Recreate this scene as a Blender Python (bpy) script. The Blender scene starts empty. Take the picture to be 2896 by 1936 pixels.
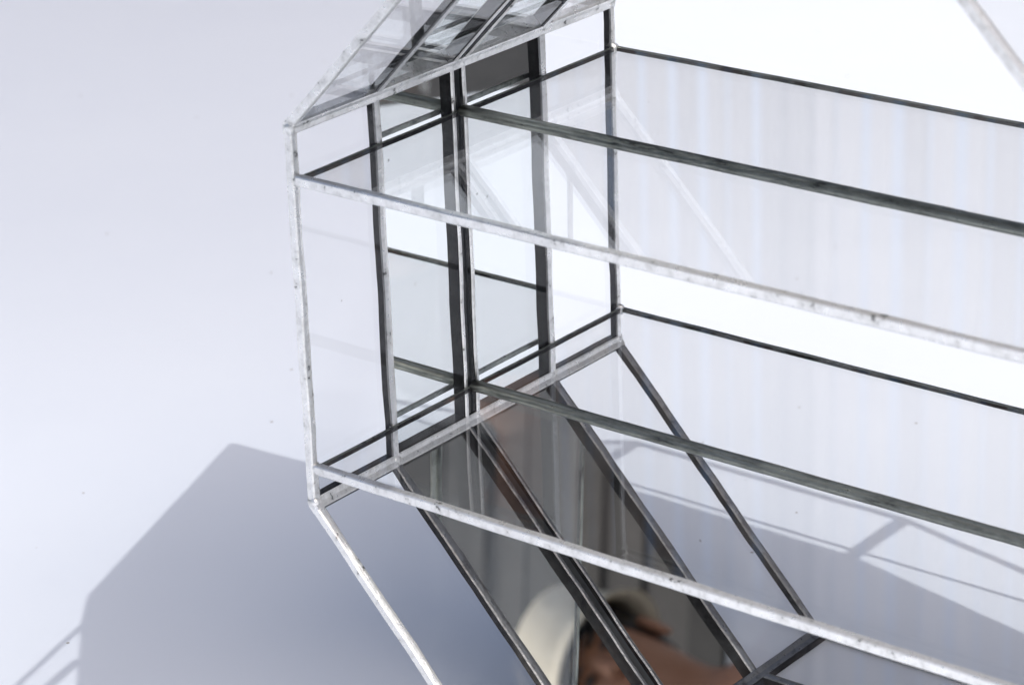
import bpy, math, random
from mathutils import Vector, Matrix
random.seed(7)
sc = bpy.context.scene
C = sc.collection
W = 0.22                      # metres: width of the octagonal glass ring; all W-units below are scaled by this
ZF = -0.5688                  # underside of the ring in W-units; the paper lies at world z = 0

def wp(x, y, z):              # W-units -> world
    return Vector((x * W, y * W, (z - ZF) * W))

# ---------------------------------------------------------------- camera
cam_d = bpy.data.cameras.new('camera'); cam = bpy.data.objects.new('camera', cam_d); C.objects.link(cam); sc.camera = cam
az, el, roll = math.radians(129.21), math.radians(-22.42), math.radians(-2.15)
F = Vector((math.cos(el) * math.cos(az), math.cos(el) * math.sin(az), math.sin(el)))
R0 = F.cross(Vector((0, 0, 1))).normalized(); U0 = R0.cross(F)
RT = R0 * math.cos(roll) + U0 * math.sin(roll); UP = U0 * math.cos(roll) - R0 * math.sin(roll)
m = Matrix((RT, UP, -F)).transposed().to_4x4(); m.translation = wp(3.547, -3.7258, 2.4396); cam.matrix_world = m
cam_d.sensor_width = 36; cam_d.lens = 8236.1 / 2896 * 36; cam_d.clip_start = 0.01; cam_d.clip_end = 500
cam_d.dof.use_dof = True; cam_d.dof.aperture_fstop = 17
cam_d.dof.focus_distance = (wp(0.05, 0.5, 0.3) - m.translation).dot(F)

# ---------------------------------------------------------------- world, sun, exposure
SUN = Vector((0.492, -0.311, 1.0)).normalized()
world = bpy.data.worlds.new('World'); sc.world = world; world.use_nodes = True
nt = world.node_tree; bg = nt.nodes['Background']
sky = nt.nodes.new('ShaderNodeTexSky'); sky.sky_type = 'NISHITA'; sky.sun_disc = False
sky.sun_elevation = math.asin(SUN.z); sky.sun_rotation = math.atan2(SUN.x, SUN.y)
sky.air_density = 1.0; sky.dust_density = 6.0; sky.ozone_density = 1.0
nt.links.new(sky.outputs[0], bg.inputs[0]); bg.inputs[1].default_value = 0.15
sd = bpy.data.lights.new('sun', 'SUN'); sd.energy = 2.0; sd.angle = math.radians(0.42); sd.color = (1.0, 0.975, 0.94)
so = bpy.data.objects.new('sun', sd); C.objects.link(so)
so.rotation_euler = SUN.to_track_quat('Z', 'Y').to_euler(); so.location = (1, -1, 3)
sc.view_settings.view_transform = 'Standard'; sc.view_settings.look = 'None'
sc.view_settings.exposure = -0.08; sc.view_settings.gamma = 1.0; sc.view_settings.use_curve_mapping = False
cy = sc.cycles
cy.max_bounces = 24; cy.glossy_bounces = 12; cy.transmission_bounces = 12; cy.transparent_max_bounces = 48; cy.diffuse_bounces = 4
cy.caustics_reflective = False; cy.caustics_refractive = False
cy.use_denoising = True; cy.sample_clamp_indirect = 4.0

# ---------------------------------------------------------------- materials
def new_mat(name):
    mt = bpy.data.materials.new(name); mt.use_nodes = True
    return mt, mt.node_tree.nodes, mt.node_tree.links
def noise(N, L, scale, detail=4, rough=0.6, vec=None):
    n = N.new('ShaderNodeTexNoise'); n.inputs['Scale'].default_value = scale; n.inputs['Detail'].default_value = detail
    n.inputs['Roughness'].default_value = rough
    if vec is None:
        tc = N.new('ShaderNodeTexCoord'); vec = tc.outputs['Object']
    L.new(vec, n.inputs['Vector']); return n
def ramp(N, L, src, stops):
    r = N.new('ShaderNodeValToRGB'); e = r.color_ramp.elements
    while len(e) < len(stops): e.new(0.5)
    for k, (p, c) in enumerate(stops):
        e[k].position = p; e[k].color = (*c, 1) if len(c) == 3 else c
    L.new(src, r.inputs[0]); return r
def g3(v): return (v, v, v)

def mat_solder(name, bright, mid, dark, rough, stretch=(1, 1, 1), marks=0.36, shade=0.86, metal=0.75):
    mt, N, L = new_mat(name); b = N['Principled BSDF']
    tc = N.new('ShaderNodeTexCoord'); mp = N.new('ShaderNodeMapping'); mp.inputs['Scale'].default_value = stretch
    L.new(tc.outputs['Object'], mp.inputs['Vector']); vec = mp.outputs['Vector']
    n1 = noise(N, L, 170, 6, 0.72, vec); n2 = noise(N, L, 600, 4, 0.6, vec); n3 = noise(N, L, 45, 3, 0.5, vec)
    r = ramp(N, L, n1.outputs['Fac'], [(marks - 0.05, dark), (marks, mid), (marks + 0.14, bright)])
    r3 = ramp(N, L, n3.outputs['Fac'], [(0.30, g3(shade)), (0.58, g3(1.0))])
    mu = N.new('ShaderNodeMix'); mu.data_type = 'RGBA'; mu.blend_type = 'MULTIPLY'; mu.inputs[0].default_value = 1
    L.new(r.outputs[0], mu.inputs[6]); L.new(r3.outputs[0], mu.inputs[7]); L.new(mu.outputs[2], b.inputs['Base Color'])
    rr = ramp(N, L, n1.outputs['Fac'], [(0.35, g3(rough + 0.2)), (0.65, g3(rough))]); L.new(rr.outputs[0], b.inputs['Roughness'])
    b.inputs['Metallic'].default_value = metal
    bp = N.new('ShaderNodeBump'); bp.inputs['Strength'].default_value = 0.35; bp.inputs['Distance'].default_value = 0.0006
    ad = N.new('ShaderNodeMath'); ad.operation = 'ADD'; L.new(n1.outputs['Fac'], ad.inputs[0]); L.new(n2.outputs['Fac'], ad.inputs[1])
    L.new(ad.outputs[0], bp.inputs['Height']); L.new(bp.outputs[0], b.inputs['Normal']); return mt
M_SOLDER = mat_solder('silver_solder', (0.98, 0.98, 0.965), (0.80, 0.80, 0.78), (0.16, 0.16, 0.155), 0.24, (1, 1, 1), 0.385, 0.90, 0.75)
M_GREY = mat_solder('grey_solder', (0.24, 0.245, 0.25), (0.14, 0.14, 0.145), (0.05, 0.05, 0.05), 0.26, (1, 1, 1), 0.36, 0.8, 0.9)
M_DARKREFL = mat_solder('dark_reflection_solder', (0.30, 0.315, 0.285), (0.17, 0.18, 0.165), (0.06, 0.065, 0.06), 0.26, (0.22, 1, 1), 0.40)  # dark base colour stands in for the dark surroundings this solder reflects

def mat_plain(name, col, rough=0.6, metal=0.0):
    mt, N, L = new_mat(name); b = N['Principled BSDF']
    b.inputs['Base Color'].default_value = (*col, 1); b.inputs['Roughness'].default_value = rough; b.inputs['Metallic'].default_value = metal
    return mt
def mat_var(name, c1, c2, scale, rough=0.7, bump=0.0, dist=0.001):
    mt, N, L = new_mat(name); b = N['Principled BSDF']
    n = noise(N, L, scale, 6); r = ramp(N, L, n.outputs['Fac'], [(0.3, c1), (0.7, c2)]); L.new(r.outputs[0], b.inputs['Base Color'])
    b.inputs['Roughness'].default_value = rough
    if bump:
        bp = N.new('ShaderNodeBump'); bp.inputs['Strength'].default_value = bump; bp.inputs['Distance'].default_value = dist
        L.new(n.outputs['Fac'], bp.inputs['Height']); L.new(bp.outputs[0], b.inputs['Normal'])
    return mt
M_FOIL = mat_var('black_backed_foil', (0.014, 0.014, 0.016), (0.038, 0.038, 0.042), 300, 0.5)
M_FOIL.node_tree.nodes['Principled BSDF'].inputs['Specular IOR Level'].default_value = 0.12
M_COPPER = mat_var('bare_copper_foil', (0.10, 0.030, 0.012), (0.02, 0.016, 0.014), 120, 0.45)
M_BACK = mat_plain('mirror_backing_paint', (0.10, 0.11, 0.12), 0.6)

def mat_glass(name, tint, f0):          # thin flat glass: Schlick reflection over a faintly tinted straight-through transmission
    mt, N, L = new_mat(name); N.remove(N['Principled BSDF'])
    geo = N.new('ShaderNodeNewGeometry'); dt = N.new('ShaderNodeVectorMath'); dt.operation = 'DOT_PRODUCT'
    L.new(geo.outputs['Normal'], dt.inputs[0]); L.new(geo.outputs['Incoming'], dt.inputs[1])
    def mth(op, a, bv=None):
        n = N.new('ShaderNodeMath'); n.operation = op
        for k, v in enumerate((a, bv)):
            if v is None: continue
            if isinstance(v, (int, float)): n.inputs[k].default_value = v
            else: L.new(v, n.inputs[k])
        return n.outputs[0]
    c = mth('ABSOLUTE', dt.outputs['Value']); q = mth('POWER', mth('SUBTRACT', 1.0, c), 5.0)
    fr = mth('ADD', mth('MULTIPLY', q, 1 - f0), f0)
    tr = N.new('ShaderNodeBsdfTransparent'); tr.inputs[0].default_value = (*tint, 1)
    gl = N.new('ShaderNodeBsdfGlossy'); gl.inputs['Roughness'].default_value = 0.0; gl.inputs['Color'].default_value = (1, 1, 1, 1)
    mx = N.new('ShaderNodeMixShader'); L.new(fr, mx.inputs[0]); L.new(tr.outputs[0], mx.inputs[1]); L.new(gl.outputs[0], mx.inputs[2])
    sm = noise(N, L, 9, 5, 0.65); smr = ramp(N, L, sm.outputs['Fac'], [(0.48, g3(0.0)), (0.75, g3(0.010))])
    tc = N.new('ShaderNodeTexCoord'); vo = N.new('ShaderNodeTexVoronoi'); vo.inputs['Scale'].default_value = 60; L.new(tc.outputs['Object'], vo.inputs['Vector'])
    wn = ramp(N, L, vo.outputs['Color'], [(0.80, g3(0.0)), (0.82, g3(1.0))])
    sp = ramp(N, L, vo.outputs['Distance'], [(0.025, g3(0.55)), (0.055, g3(0.0))])
    dust = mth('ADD', smr.outputs[0], mth('MULTIPLY', wn.outputs[0], sp.outputs[0]))
    df = N.new('ShaderNodeBsdfDiffuse'); df.inputs[0].default_value = (0.5, 0.5, 0.49, 1)
    mx2 = N.new('ShaderNodeMixShader'); L.new(dust, mx2.inputs[0]); L.new(mx.outputs[0], mx2.inputs[1]); L.new(df.outputs[0], mx2.inputs[2])
    L.new(mx2.outputs[0], N['Material Output'].inputs['Surface']); return mt
M_GLASS = mat_glass('clear_glass', (0.997, 0.998, 0.998), 0.036)
M_EDGE = mat_glass('green_glass_edge', (0.55, 0.72, 0.66), 0.06)
mt, N, L = new_mat('silvered_mirror'); N.remove(N['Principled BSDF'])
gl = N.new('ShaderNodeBsdfGlossy'); gl.inputs['Roughness'].default_value = 0.0; gl.inputs['Color'].default_value = (0.925, 0.955, 0.955, 1)
L.new(gl.outputs[0], N['Material Output'].inputs['Surface']); M_MIRROR = mt

# white paper: very slightly blue-white, faint tooth, a few specks of dirt
mt, N, L = new_mat('white_paper'); b = N['Principled BSDF']
tc = N.new('ShaderNodeTexCoord')
n = noise(N, L, 900, 3, 0.5, tc.outputs['Object']); big = noise(N, L, 6, 3, 0.5, tc.outputs['Object'])
vo = N.new('ShaderNodeTexVoronoi'); vo.inputs['Scale'].default_value = 34; L.new(tc.outputs['Object'], vo.inputs['Vector'])
sp = N.new('ShaderNodeMath'); sp.operation = 'LESS_THAN'; sp.inputs[1].default_value = 0.030; L.new(vo.outputs['Distance'], sp.inputs[0])
base = ramp(N, L, big.outputs['Fac'], [(0.3, (0.755, 0.808, 0.885)), (0.7, (0.775, 0.828, 0.90))])
mx = N.new('ShaderNodeMix'); mx.data_type = 'RGBA'; L.new(sp.outputs[0], mx.inputs[0]); L.new(base.outputs[0], mx.inputs[6]); mx.inputs[7].default_value = (0.35, 0.34, 0.33, 1)
L.new(mx.outputs[2], b.inputs['Base Color']); b.inputs['Roughness'].default_value = 0.55
b.inputs['Specular IOR Level'].default_value = 0.25
bp = N.new('ShaderNodeBump'); bp.inputs['Strength'].default_value = 0.08; bp.inputs['Distance'].default_value = 0.0003
L.new(n.outputs['Fac'], bp.inputs['Height']); L.new(bp.outputs[0], b.inputs['Normal']); M_PAPER = mt
M_GROUND = mat_var('dark_ground', (0.040, 0.041, 0.043), (0.075, 0.074, 0.075), 14, 0.9, 0.4, 0.01)

# ---------------------------------------------------------------- builders
def link_mesh(name, verts, faces, mats, idx, parent=None, smooth=False):
    me = bpy.data.meshes.new(name); me.from_pydata([tuple(v) for v in verts], [], faces)
    for q in mats: me.materials.append(q)
    for p, i in zip(me.polygons, idx): p.material_index = i; p.use_smooth = smooth
    me.update(); o = bpy.data.objects.new(name, me); C.objects.link(o)
    if parent: o.parent = parent
    return o
def tag(o, label=None, cat=None, group=None, kind=None):
    for k, v in (('label', label), ('category', cat), ('group', group), ('kind', kind)):
        if v: o[k] = v
    return o
def empty(name, loc, label, cat, group=None):
    o = bpy.data.objects.new(name, None); C.objects.link(o); o.location = loc; o.empty_display_size = 0.02
    return tag(o, label, cat, group)

def bar(name, A, B, u, v, prof, mats, side_idx, parent, wob=0.05, nseg=None):
    """A hand-made bar from A to B (W-units). prof: [(a,b)...] in the u,v axes; side_idx: material per profile side."""
    A, B, u, v = Vector(A), Vector(B), Vector(u), Vector(v)
    ln = (B - A).length; nseg = nseg or max(2, int(ln / 0.035)); k = len(prof)
    verts, faces, idx = [], [], []
    ph = [random.uniform(0, 6.28) for _ in range(4)]
    for i in range(nseg + 1):
        t = i / nseg
        s = 1 + wob * (0.6 * math.sin(ph[0] + 17 * t * ln) + 0.5 * math.sin(ph[1] + 41 * t * ln) + random.uniform(-0.7, 0.7))
        off = wob * 0.012 * (math.sin(ph[2] + 23 * t * ln) + random.uniform(-0.6, 0.6))
        c = A.lerp(B, t)
        for a, bb in prof:
            q = c + u * (a * s + off) + v * bb
            verts.append(wp(*q) - parent.location)
    for i in range(nseg):
        for j in range(k):
            j2 = (j + 1) % k
            faces.append((i * k + j, i * k + j2, (i + 1) * k + j2, (i + 1) * k + j)); idx.append(side_idx[j])
    faces.append(tuple(range(k))[::-1]); idx.append(0)
    faces.append(tuple(nseg * k + j for j in range(k))); idx.append(0)
    return link_mesh(name, verts, faces, mats, idx, parent)

def slab(name, O, e1, e2, nrm, d0, d1, parent, mirror=False):
    """A pane: corner O with edge vectors e1,e2 (W-units); inner face at depth d0, outer face at d1 along -nrm."""
    O, e1, e2, nrm = Vector(O), Vector(e1), Vector(e2), Vector(nrm)
    def quad(d): return [O - nrm * d, O + e1 - nrm * d, O + e1 + e2 - nrm * d, O + e2 - nrm * d]
    vs = quad(d0) + quad(d1)
    fs = [(0, 1, 2, 3), (7, 6, 5, 4)] + [(i, 4 + i, 4 + (i + 1) % 4, (i + 1) % 4) for i in range(4)]
    if not mirror:
        mats, idx = [M_GLASS, M_EDGE], [0, 0, 1, 1, 1, 1]
    else:
        mats, idx = [M_GLASS, M_MIRROR, M_BACK], [0, 1, 2, 2, 2, 2]
        b0 = len(vs); vs += quad(d1 + 0.003)
        fs += [(b0 + 3, b0 + 2, b0 + 1, b0)] + [(4 + i, b0 + i, b0 + (i + 1) % 4, 4 + (i + 1) % 4) for i in range(4)]
        idx += [2] * 5
    return link_mesh(name, [wp(*q) - parent.location for q in vs], fs, mats, idx, parent)

# ---------------------------------------------------------------- setting: ground and paper
gv = [(-150, -150, -0.004), (150, -150, -0.004), (150, 150, -0.004), (-150, 150, -0.004)]
tag(link_mesh('ground', gv, [(0, 1, 2, 3)], [M_GROUND], [0]), kind='structure')
# the sheet of paper is turned a little against the sculpture; its right edge passes behind the camera's view
PE = Vector((2.62, 3.45, 0)); PD = Vector((-0.52, 0.854, 0)).normalized(); PN = Vector((-PD.y, PD.x, 0))
nx, ny = 60, 60; pv = []; pf = []
for i in range(nx + 1):
    for j in range(ny + 1):
        a = 13.0 * i / nx; bb = -10.0 + 19.0 * j / ny
        q = PE + PN * a + PD * bb
        zz = 0.0012 * math.sin(q.x * 0.9 + 1) * math.sin(q.y * 0.7) if max(abs(q.x - 0.9), abs(q.y - 0.5)) > 3 else 0.0
        pv.append((q.x * W, q.y * W, zz))
for i in range(nx):
    for j in range(ny):
        q = i * (ny + 1) + j; pf.append((q, q + ny + 1, q + ny + 2, q + 1))
paper = link_mesh('paper_backdrop', pv, pf, [M_PAPER], [0] * len(pf), smooth=True)
if paper.data.polygons[0].normal.z < 0: paper.data.flip_normals()
tag(paper, kind='structure')

# ---------------------------------------------------------------- the glass sculpture: an octagonal ring with mirror bands and two shelves
S = 0.7668; y1, y2, y3 = 0.2411, 0.4869, 0.7565; YS = [0.0, y1, y2, y3, 1.0]; z1, z2 = 0.0736, 0.6655
P = [(0, 0), (0, S), (0.536, 1.315), (1.303, 1.315), (1.839, S), (1.839, 0), (1.307, ZF), (0.532, ZF)]   # profile, clockwise seen from the front
sculpt = empty('glass_sculpture', wp(0.92, 0.5, ZF),
               'large octagonal glass and mirror ring sculpture with silver solder seams on white paper', 'sculpture')
TG0, TG1, TB = 0.0025, 0.0160, 0.0185                                  # depths of glass faces and of the outer bead
def V3(p, y): return Vector((p[0], y, p[1]))
cen = Vector((0.92, 0, 0.373))
for k in range(8):
    a, bq = P[k], P[(k + 1) % 8]
    A, B = V3(a, 0), V3(bq, 0); dr = (B - A).normalized(); nrm = Vector((-dr.z, 0, dr.x))
    if nrm.dot(cen - (A + B) / 2) < 0: nrm = -nrm
    bottom = (k == 6)
    d0, d1, db = (TG0, TG1, TB) if not bottom else (-0.0165, -0.0030, -0.001)
    for i in range(4):
        mir = i in (1, 2)
        ya, yb = YS[i] + 0.004, YS[i + 1] - 0.004
        slab('mirror_pane' if mir else 'clear_pane', A + dr * 0.006 + Vector((0, ya, 0)), dr * ((B - A).length - 0.012), Vector((0, yb - ya, 0)), nrm, d0, d1, sculpt, mir)
    # seams that run along the face, one at each strip boundary
    for i, y in enumerate(YS):
        Y = Vector((0, 1, 0)); s0, s1 = A + dr * 0.012, B - dr * 0.012
        if bottom: s0, s1 = s0 + nrm * 0.019, s1 + nrm * 0.019
        lo = -TB if not bottom else -0.0185
        if i == 2:      # the two mirror strips meet in an open channel with a bead on either side
            for sg in (-1, 1):
                w = 0.0055
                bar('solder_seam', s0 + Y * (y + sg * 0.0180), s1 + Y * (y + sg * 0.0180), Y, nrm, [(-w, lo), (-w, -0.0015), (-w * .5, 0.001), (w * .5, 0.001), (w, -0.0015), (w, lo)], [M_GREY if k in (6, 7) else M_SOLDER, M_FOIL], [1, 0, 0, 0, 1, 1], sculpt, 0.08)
            bar('foil_strip', s0 + Y * y, s1 + Y * y, Y, nrm, [(-0.0130, lo), (-0.0130, -0.0125), (0.0130, -0.0125), (0.0130, lo)], [M_FOIL, M_COPPER], [0, 0, 0, 0] if k % 2 else [0, 1, 0, 0], sculpt, 0.05)
        else:
            w = 0.011; c0, c1 = (-w, w)
            if i == 0: c0, c1 = -0.004, 0.015
            if i == 4: c0, c1 = -0.015, 0.004
            e = 0.003
            bar('solder_seam', s0 + Y * y, s1 + Y * y, Y, nrm, [(c0, lo + .002), (c0, -0.002), (c0 + e, 0.0005), ((c0 + c1) / 2, 0.002), (c1 - e, 0.0005), (c1, -0.002), (c1, lo + .002), ((c0 + c1) / 2, lo)],
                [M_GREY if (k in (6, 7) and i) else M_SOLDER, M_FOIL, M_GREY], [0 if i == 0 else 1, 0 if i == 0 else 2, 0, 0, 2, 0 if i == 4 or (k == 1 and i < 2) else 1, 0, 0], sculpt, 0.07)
# corner seams: one bent bead per strip at each of the eight corners
for k in range(8):
    p, pa, pb = V3(P[k], 0), V3(P[k - 1], 0), V3(P[(k + 1) % 8], 0)
    dA, dB = (pa - p).normalized(), (pb - p).normalized(); bi = (dA + dB).normalized()
    def inn(dv):
        n_ = Vector((-dv.z, 0, dv.x)); return n_ if n_.dot(bi) > 0 else -n_
    nA, nB = inn(dA), inn(dB); w = 0.0130; th = TB if P[k][1] > -0.5 else 0.0175
    up = Vector((0, 0, 0.019)) if P[k][1] < -0.5 else Vector((0, 0, 0))
    ptsv = [dA * w - nA * th, dA * w, dA * (w * .8) + nA * .0015, bi * 0.003, dB * (w * .8) + nB * .0015, dB * w, dB * w - nB * th, -bi * (th * 1.05)]
    prof = [(q.x, q.z) for q in ptsv]
    for i in range(4):
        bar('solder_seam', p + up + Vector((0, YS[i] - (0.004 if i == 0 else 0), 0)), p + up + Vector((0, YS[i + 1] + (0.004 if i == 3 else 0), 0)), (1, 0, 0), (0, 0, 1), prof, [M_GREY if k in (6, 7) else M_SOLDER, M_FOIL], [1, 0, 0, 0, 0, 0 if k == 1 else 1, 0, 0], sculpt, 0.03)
# the two shelves
for z in (z1, z2):
    for i in (0, 1):
        ya, yb = (0.006, y2 - 0.004) if i == 0 else (y2 + 0.004, 0.994)
        slab('shelf_pane', (0.006, ya, z), (1.827, 0, 0), (0, yb - ya, 0), (0, 0, 1), -0.0042, 0.0042, sculpt)
    hb = 0.0098; X0, X1 = 0.006, 1.833
    e = 0.0025
    def boxprof(u0, u1, hb=hb, e=e): return [(u0, -hb + e), (u0, hb - e), (u0 + e, hb), (u1 - e, hb), (u1, hb - e), (u1, -hb + e), (u1 - e, -hb), (u0 + e, -hb)]
    bar('shelf_rod', (X0, 0, z), (X1, 0, z), (0, 1, 0), (0, 0, 1), boxprof(-0.004, 0.015), [M_SOLDER, M_FOIL, M_GREY], [0, 0, 0, 2, 1, 0, 0, 0], sculpt, 0.05)
    bar('shelf_rod', (X0, 1, z), (X1, 1, z), (0, 1, 0), (0, 0, 1), boxprof(-0.0055, 0.004, 0.0048, 0.001), [M_DARKREFL, M_FOIL], [1, 0, 0, 0, 0, 0, 0, 0], sculpt, 0.05)
    rr = [(0.015 * math.cos(t * math.pi / 6), 0.004 + 0.0115 * math.sin(t * math.pi / 6)) for t in range(12)][::-1]
    rod = bar('shelf_rod', (X0, y2, z), (X1, y2, z), (0, 1, 0), (0, 0, 1), rr, [M_DARKREFL], [0] * 12, sculpt, 0.04)
    for q in rod.data.polygons: q.use_smooth = True
    for xe, sg in ((0.0, 1), (1.839, -1)):
        for i in range(4):
            bar('shelf_seam', (xe, YS[i] + (0.004 if i == 0 else 0.0), z), (xe, YS[i + 1] - (0.004 if i == 3 else 0.0), z), (sg, 0, 0), (0, 0, 1), boxprof(0.0005, 0.0075, 0.0052, 0.001), [M_DARKREFL, M_FOIL], [0, 0, 0, 0, 1, 1, 1, 0], sculpt, 0.04)

# ---------------------------------------------------------------- an added, unseen mirror and glass panel, outlined to cast the left shadow
ZP = 1.3175
panel = empty('shadow_panel', wp(0.6, 0.1, ZP), 'added unseen mirror panel on top of the glass ring, shaped to cast the left shadow', 'panel')
def plate(name, poly, za, zb, mats, idx_top, idx_bot, idx_side):
    n = len(poly); vs = [wp(x, y, zb) - panel.location for x, y in poly] + [wp(x, y, za) - panel.location for x, y in poly]
    fs = [tuple(range(n)), tuple(range(2 * n - 1, n - 1, -1))] + [(i, n + i, n + (i + 1) % n, (i + 1) % n) for i in range(n)]
    return link_mesh(name, vs, fs, mats, [idx_top, idx_bot] + [idx_side] * n, panel)
pA, pB, pB3, pD = (-0.301, 0.416), (0.007, -0.370), (0.086, -0.466), (0.40, -0.79)
opq = [pA, pB, pB3, pD, (0.95, -0.22), (1.28, 0.10), (1.28, 0.74), (0.60, 0.74), (0.36, 0.466)]
plate('mirror_pane', opq, ZP, ZP + 0.016, [M_MIRROR, M_BACK], 0, 1, 1)
pO = (0.211, -0.87)
plate('clear_pane', [(0.088, -0.469), pO, (0.398, -0.793)], ZP + 0.002, ZP + 0.014, [M_GLASS, M_EDGE], 0, 0, 1)
def flat_seam(a, b, w):
    a, b = Vector((*a, ZP + 0.008)), Vector((*b, ZP + 0.008)); dr = (b - a).normalized(); sd_ = Vector((-dr.y, dr.x, 0))
    bar('solder_seam', a, b, sd_, (0, 0, 1), [(-w, -0.0085), (-w, 0.0085), (0, 0.0105), (w, 0.0085), (w, -0.0085)], [M_SOLDER], [0] * 5, panel, 0.05)
for a, b in zip(opq, opq[1:] + opq[:1]): flat_seam(a, b, 0.008)
flat_seam((0.088, -0.469), pO, 0.005); flat_seam((0.203, -0.599), (0.27, -0.85), 0.010); flat_seam(pO, pD, 0.008)

# ---------------------------------------------------------------- what the mirrors and shelves look out on: a board wall and a slat fence
M_BOARDS = [mat_var('dark_board_' + n_, c1, c2, 7, 0.75) for n_, c1, c2 in (('umber', (0.022, 0.021, 0.021), (0.045, 0.043, 0.042)), ('brown', (0.06, 0.056, 0.053), (0.10, 0.094, 0.09)), ('grey', (0.012, 0.012, 0.012), (0.025, 0.025, 0.025)), ('white', (0.62, 0.63, 0.64), (0.74, 0.75, 0.76)))]
M_SLATS = [mat_var('slat_' + n_, c1, c2, 9, 0.8) for n_, c1, c2 in (('pale', (0.30, 0.28, 0.27), (0.38, 0.36, 0.35)), ('brown', (0.10, 0.085, 0.078), (0.16, 0.14, 0.13)), ('tan', (0.16, 0.14, 0.13), (0.24, 0.22, 0.205)))]; M_POST = mat_plain('dark_post', (0.05, 0.045, 0.04), 0.8)
def boxm(name, lo, hi, mt_, parent):
    vs = [(x, y, z) for x in (lo[0], hi[0]) for y in (lo[1], hi[1]) for z in (lo[2], hi[2])]
    return link_mesh(name, vs, [(0, 1, 3, 2), (4, 6, 7, 5), (0, 4, 5, 1), (2, 3, 7, 6), (0, 2, 6, 4), (1, 5, 7, 3)], [mt_], [0] * 6, parent)
wall = empty('board_wall', (2.6, 3.3, -0.004), 'timber wall of level boards, dark above and made white below to brighten reflections, behind the person', 'wall')
zz = 0.0; q = 0
while zz < 3.6:
    hb_ = random.uniform(0.05, 0.11); dd = random.uniform(0.0, 0.02)
    boxm('board', (-1.9, -0.02 - dd, zz), (1.9, 0.0 - dd, zz + hb_), M_BOARDS[random.choice((0, 0, 1, 2)) if zz > 2.0 else 3], wall); zz += hb_ + 0.006; q += 1  # lower boards made white to brighten the reflections in shelf and end mirror
for xp in (-1.8, 0.0, 1.8): boxm('post', (xp - 0.05, 0.002, 0.0), (xp + 0.05, 0.10, 3.55), M_POST, wall)
fence = empty('slat_fence', (-1.7, 2.9, -0.004), 'tall fence of upright weathered slats mirrored in the glass shelves', 'fence')
x = -2.2
while x < 2.2:
    wd = random.uniform(0.022, 0.038); boxm('slat', (x, -0.01, 0.05), (x + wd, 0.01, 2.7 + random.uniform(-0.05, 0.05)), random.choice(M_SLATS), fence); x += wd + random.uniform(0.014, 0.034)
for zr in (0.4, 2.3): boxm('rail', (-2.22, 0.012, zr), (2.25, 0.05, zr + 0.08), M_POST, fence)
for xp in (-2.2, 0.0, 2.2): boxm('post', (xp - 0.04, 0.052, 0.0), (xp + 0.04, 0.13, 2.6), M_POST, fence)

# ---------------------------------------------------------------- the onlooker who shows, out of focus, in the sloping mirror
M_SKIN = mat_var('brown_skin', (0.40, 0.185, 0.105), (0.50, 0.25, 0.15), 18, 0.55)
M_SHIRT = mat_var('dark_shirt', (0.022, 0.022, 0.026), (0.04, 0.04, 0.045), 30, 0.9); M_TROUS = mat_var('dark_trousers', (0.03, 0.03, 0.035), (0.05, 0.05, 0.055), 30, 0.9)
M_HAT = mat_var('cream_cotton', (0.62, 0.55, 0.42), (0.72, 0.66, 0.53), 40, 0.9); M_HAIR = mat_plain('black_hair', (0.012, 0.010, 0.009), 0.5)
M_SHOE = mat_plain('dark_shoe', (0.03, 0.027, 0.025), 0.6); M_EYEW = mat_plain('dark_eye', (0.05, 0.035, 0.03), 0.3); M_LIP = mat_plain('lips', (0.22, 0.07, 0.055), 0.5)
person = empty('person', (1.635, 2.195, -0.004), 'person in dark clothes and cream hat seen only as a blur in the sloping mirror', 'person')
person.rotation_euler.z = math.atan2(-0.83, -0.55) + math.pi / 2          # local -Y is the way the person faces
def skin(name, verts, edges, mat, levels=2):
    me = bpy.data.meshes.new(name); me.from_pydata([v[:3] for v in verts], edges, []); me.materials.append(mat)
    o = bpy.data.objects.new(name, me); C.objects.link(o); o.parent = person
    md = o.modifiers.new('skin', 'SKIN'); md.use_smooth_shade = True
    for k, v in enumerate(verts):
        r = v[3]; me.skin_vertices[0].data[k].radius = r if isinstance(r, tuple) else (r, r)
    me.skin_vertices[0].data[0].use_root = True
    sb = o.modifiers.new('sub', 'SUBSURF'); sb.levels = levels; sb.render_levels = levels
    return o
K = 0.90
def sv(*a): return (a[0] * K, a[1] * K, a[2] * K, tuple(q * K for q in a[3]) if isinstance(a[3], tuple) else a[3] * K)
bv = [sv(0, 0, 0.95, 0.13), sv(0, 0.01, 1.12, 0.125), sv(0, 0.01, 1.30, (0.15, 0.11)), sv(0, 0.005, 1.42, (0.12, 0.08)), sv(0, -0.01, 1.50, 0.055), sv(0, -0.03, 1.57, (0.068, 0.080)), sv(0, -0.04, 1.66, (0.078, 0.100)), sv(0, -0.03, 1.735, (0.062, 0.080))]
be = [(i, i + 1) for i in range(7)]
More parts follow.
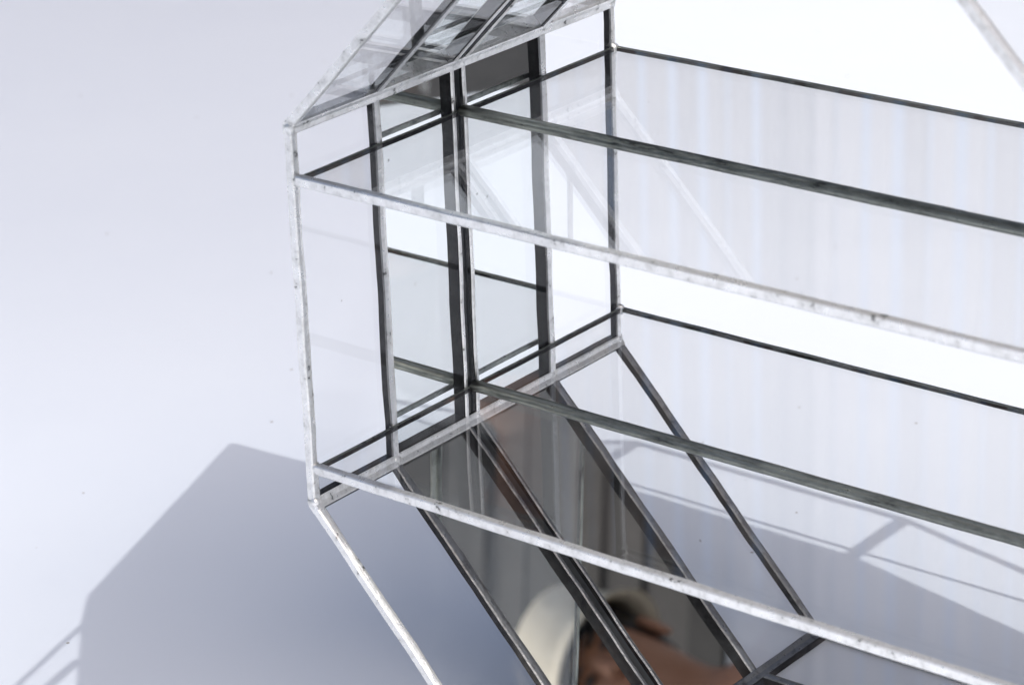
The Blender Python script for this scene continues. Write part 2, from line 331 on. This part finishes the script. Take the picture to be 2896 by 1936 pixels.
for sg in (-1, 1):
    n0 = len(bv)
    bv += [sv(sg * 0.17, 0.01, 1.40, 0.055), sv(sg * 0.23, 0.03, 1.13, 0.043), sv(sg * 0.24, -0.04, 0.90, 0.030), sv(sg * 0.24, -0.06, 0.82, (0.018, 0.036)), sv(sg * 0.24, -0.065, 0.775, (0.015, 0.036))]
    be += [(3, n0), (n0, n0 + 1), (n0 + 1, n0 + 2), (n0 + 2, n0 + 3), (n0 + 3, n0 + 4)]
    for f in range(4):
        fx = -0.10 + 0.023 * f; ln = (0.062, 0.074, 0.079, 0.068)[3 - f]; h0 = len(bv)
        bv += [sv(sg * 0.238, fx, 0.745, 0.0090), sv(sg * 0.232, fx - 0.004, 0.745 - ln * 0.55, 0.0085), sv(sg * 0.222, fx - 0.002, 0.745 - ln, 0.0070)]
        be += [(n0 + 4, h0), (h0, h0 + 1), (h0 + 1, h0 + 2)]
    h0 = len(bv); bv += [sv(sg * 0.228, -0.115, 0.795, 0.0105), sv(sg * 0.218, -0.130, 0.755, 0.0090)]; be += [(n0 + 3, h0), (h0, h0 + 1)]
    n0 = len(bv); bv += [sv(sg * 0.09, 0, 0.86, 0.085), sv(sg * 0.11, -0.01, 0.50, 0.058), sv(sg * 0.115, 0.02, 0.10, 0.036), sv(sg * 0.125, -0.10, 0.035, (0.035, 0.028))]
    be += [(0, n0), (n0, n0 + 1), (n0 + 1, n0 + 2), (n0 + 2, n0 + 3)]
skin('body', bv, be, M_SKIN)
tv = [sv(0, 0.01, 1.00, (0.165, 0.145)), sv(0, 0.01, 1.15, (0.15, 0.135)), sv(0, 0.01, 1.30, (0.172, 0.13)), sv(0, 0.008, 1.415, (0.13, 0.088))]; te = [(0, 1), (1, 2), (2, 3)]
for sg in (-1, 1):
    n0 = len(tv); tv += [sv(sg * 0.17, 0.01, 1.40, 0.074), sv(sg * 0.215, 0.022, 1.22, 0.064)]; te += [(3, n0), (n0, n0 + 1)]
skin('shirt', tv, te, M_SHIRT)
for sg in (-1, 1):
    skin('trouser_leg', [sv(sg * 0.07, 0, 0.97, 0.12), sv(sg * 0.09, 0, 0.84, 0.105), sv(sg * 0.11, -0.01, 0.50, 0.078), sv(sg * 0.115, 0.015, 0.09, 0.062)], [(0, 1), (1, 2), (2, 3)], M_TROUS)
    skin('shoe', [sv(sg * 0.115, 0.045, 0.045, (0.045, 0.043)), sv(sg * 0.12, -0.06, 0.042, (0.048, 0.040)), sv(sg * 0.13, -0.16, 0.036, (0.045, 0.033))], [(0, 1), (1, 2)], M_SHOE)
def lathe(name, prof, n, mat, loc, sx=1.0, sy=1.0):
    vs = [(loc[0] + r * sx * math.cos(2 * math.pi * i / n), loc[1] + r * sy * math.sin(2 * math.pi * i / n), loc[2] + z) for r, z in prof for i in range(n)]
    fs = [(a * n + i, a * n + (i + 1) % n, (a + 1) * n + (i + 1) % n, (a + 1) * n + i) for a in range(len(prof) - 1) for i in range(n)]
    return link_mesh(name, vs, fs, [mat], [0] * len(fs), person, True)
hz = 1.66 * K; hy = -0.035 * K
lathe('hair', [(0.001, 0.112), (0.05, 0.105), (0.080, 0.075), (0.086, 0.045), (0.080, 0.020), (0.070, -0.03), (0.060, -0.05)], 24, M_HAIR, (0, hy + 0.030, hz), 0.98, 1.0)
lathe('hat', [(0.001, 0.150), (0.06, 0.148), (0.092, 0.135), (0.104, 0.06), (0.110, 0.045), (0.122, 0.030), (0.123, 0.026), (0.106, 0.036), (0.098, 0.05)], 32, M_HAT, (0, hy + 0.01, hz), 0.95, 1.08)
for sg in (-1, 1):
    lathe('ear', [(0.001, 0.030), (0.012, 0.024), (0.015, 0.0), (0.010, -0.024), (0.001, -0.030)], 10, M_SKIN, (sg * 0.076, hy + 0.01, hz - 0.02), 0.6, 1.2)
    lathe('eye', [(0.001, 0.008), (0.010, 0.004), (0.012, 0.0), (0.010, -0.004), (0.001, -0.008)], 10, M_EYEW, (sg * 0.030, hy - 0.080, hz - 0.005), 1.0, 0.6)
    lathe('eyebrow', [(0.001, 0.004), (0.016, 0.002), (0.016, -0.002), (0.001, -0.004)], 10, M_HAIR, (sg * 0.030, hy - 0.084, hz + 0.018), 1.1, 0.4)
lathe('nose', [(0.001, 0.030), (0.007, 0.020), (0.013, -0.012), (0.015, -0.022), (0.001, -0.028)], 12, M_SKIN, (0, hy - 0.090, hz - 0.025), 1.0, 1.2)
lathe('mouth', [(0.001, 0.007), (0.020, 0.003), (0.022, 0.0), (0.018, -0.005), (0.001, -0.008)], 12, M_LIP, (0, hy - 0.070, hz - 0.070), 1.0, 0.5)

# ---------------------------------------------------------------- solder joints: small uneven blobs where the seams meet
def joint(c, r):
    vs, fs = [], []; n, mrow = 8, 5
    for a in range(mrow + 1):
        th_ = math.pi * a / mrow
        for b_ in range(n):
            ph_ = 2 * math.pi * b_ / n; rr_ = r * random.uniform(0.82, 1.16)
            vs.append(wp(c[0] + rr_ * math.sin(th_) * math.cos(ph_), c[1] + rr_ * math.sin(th_) * math.sin(ph_), c[2] + rr_ * math.cos(th_)) - sculpt.location)
    for a in range(mrow):
        for b_ in range(n): fs.append((a * n + b_, (a + 1) * n + b_, (a + 1) * n + (b_ + 1) % n, a * n + (b_ + 1) % n))
    link_mesh('solder_joint', vs, fs, [M_SOLDER], [0] * len(fs), sculpt, True)
for i, y in enumerate(YS):
    for k in (0, 1):
        if i == 2:
            for sg in (-1, 1): joint((P[k][0] - 0.004, y + sg * 0.018, P[k][1]), 0.009)
        else: joint((P[k][0] - 0.006, y + (0.005 if i == 0 else -0.005 if i == 4 else 0), P[k][1]), random.uniform(0.012, 0.015))
    for z in (z1, z2):
        if i in (0, 4): joint((0.001, y + (0.006 if i == 0 else -0.004), z), 0.0115)
        elif i != 2: joint((-0.004, y, z), 0.0095)

# ---------------------------------------------------------------- an added, unseen lath screen: its laths are graded to dim sun on the far-left paper
M_LATH = mat_var('grey_lath', (0.16, 0.15, 0.14), (0.28, 0.26, 0.24), 9, 0.8)
HC = 5.0; sx, sy = 0.492 * HC, -0.311 * HC
screen = empty('sun_dimming_laths', (sx - 0.55, sy + 0.77, -0.004), 'added overhead screen of grey laths, unseen, dimming the sun on the far-left paper', 'screen')
qd, pd = Vector((0.569, -0.822, 0)), Vector((-0.822, -0.569, 0))
def obox(name, c, a, b_, ha, hb_, hz_, mt_):
    vs = [c + a * (i * ha) + b_ * (j * hb_) + Vector((0, 0, k * hz_)) for i in (-1, 1) for j in (-1, 1) for k in (-1, 1)]
    return link_mesh(name, vs, [(0, 1, 3, 2), (4, 6, 7, 5), (0, 4, 5, 1), (2, 3, 7, 6), (0, 2, 6, 4), (1, 5, 7, 3)], [mt_], [0] * 6, screen)
def cover(q):
    pts_ = [(-5.0, 0.68), (-1.3, 0.62), (1.0, 0.44), (2.0, 0.27), (2.8, 0.06), (3.1, 0.0), (4.4, 0.0)]
    for (a, fa), (b_, fb) in zip(pts_, pts_[1:]):
        if a <= q <= b_: return fa + (fb - fa) * (q - a) / (b_ - a)
    return 0.0
q = -3.5; ps = 0.021 / W
while q < 4.35:
    cv = max(cover(q), 0.02); ctr = (qd * q + pd * 2.3) * W
    obox('lath', Vector((ctr.x, ctr.y, HC)), pd, qd, 2.3 * W, 0.5 * cv * 0.021, 0.004, M_LATH); q += ps
for e_ in (0.1, 4.5):           # thin wires carry the laths between two long beams
    ctr = (qd * 0.42 + pd * e_) * W; obox('wire', Vector((ctr.x, ctr.y, HC - 0.0062)), qd, pd, 4.1 * W, 0.0015, 0.0015, M_LATH)
for qe in (-3.75, 4.6):
    ctr = (qd * qe + pd * 7.2) * W; obox('beam', Vector((ctr.x, ctr.y, HC - 0.03)), pd, qd, 7.2 * W, 0.02, 0.03, M_LATH)
    ctr = (qd * qe + pd * 14.2) * W; obox('post', Vector((ctr.x, ctr.y, HC / 2 - 0.03)), qd, pd, 0.03, 0.03, HC / 2 - 0.03, M_LATH)
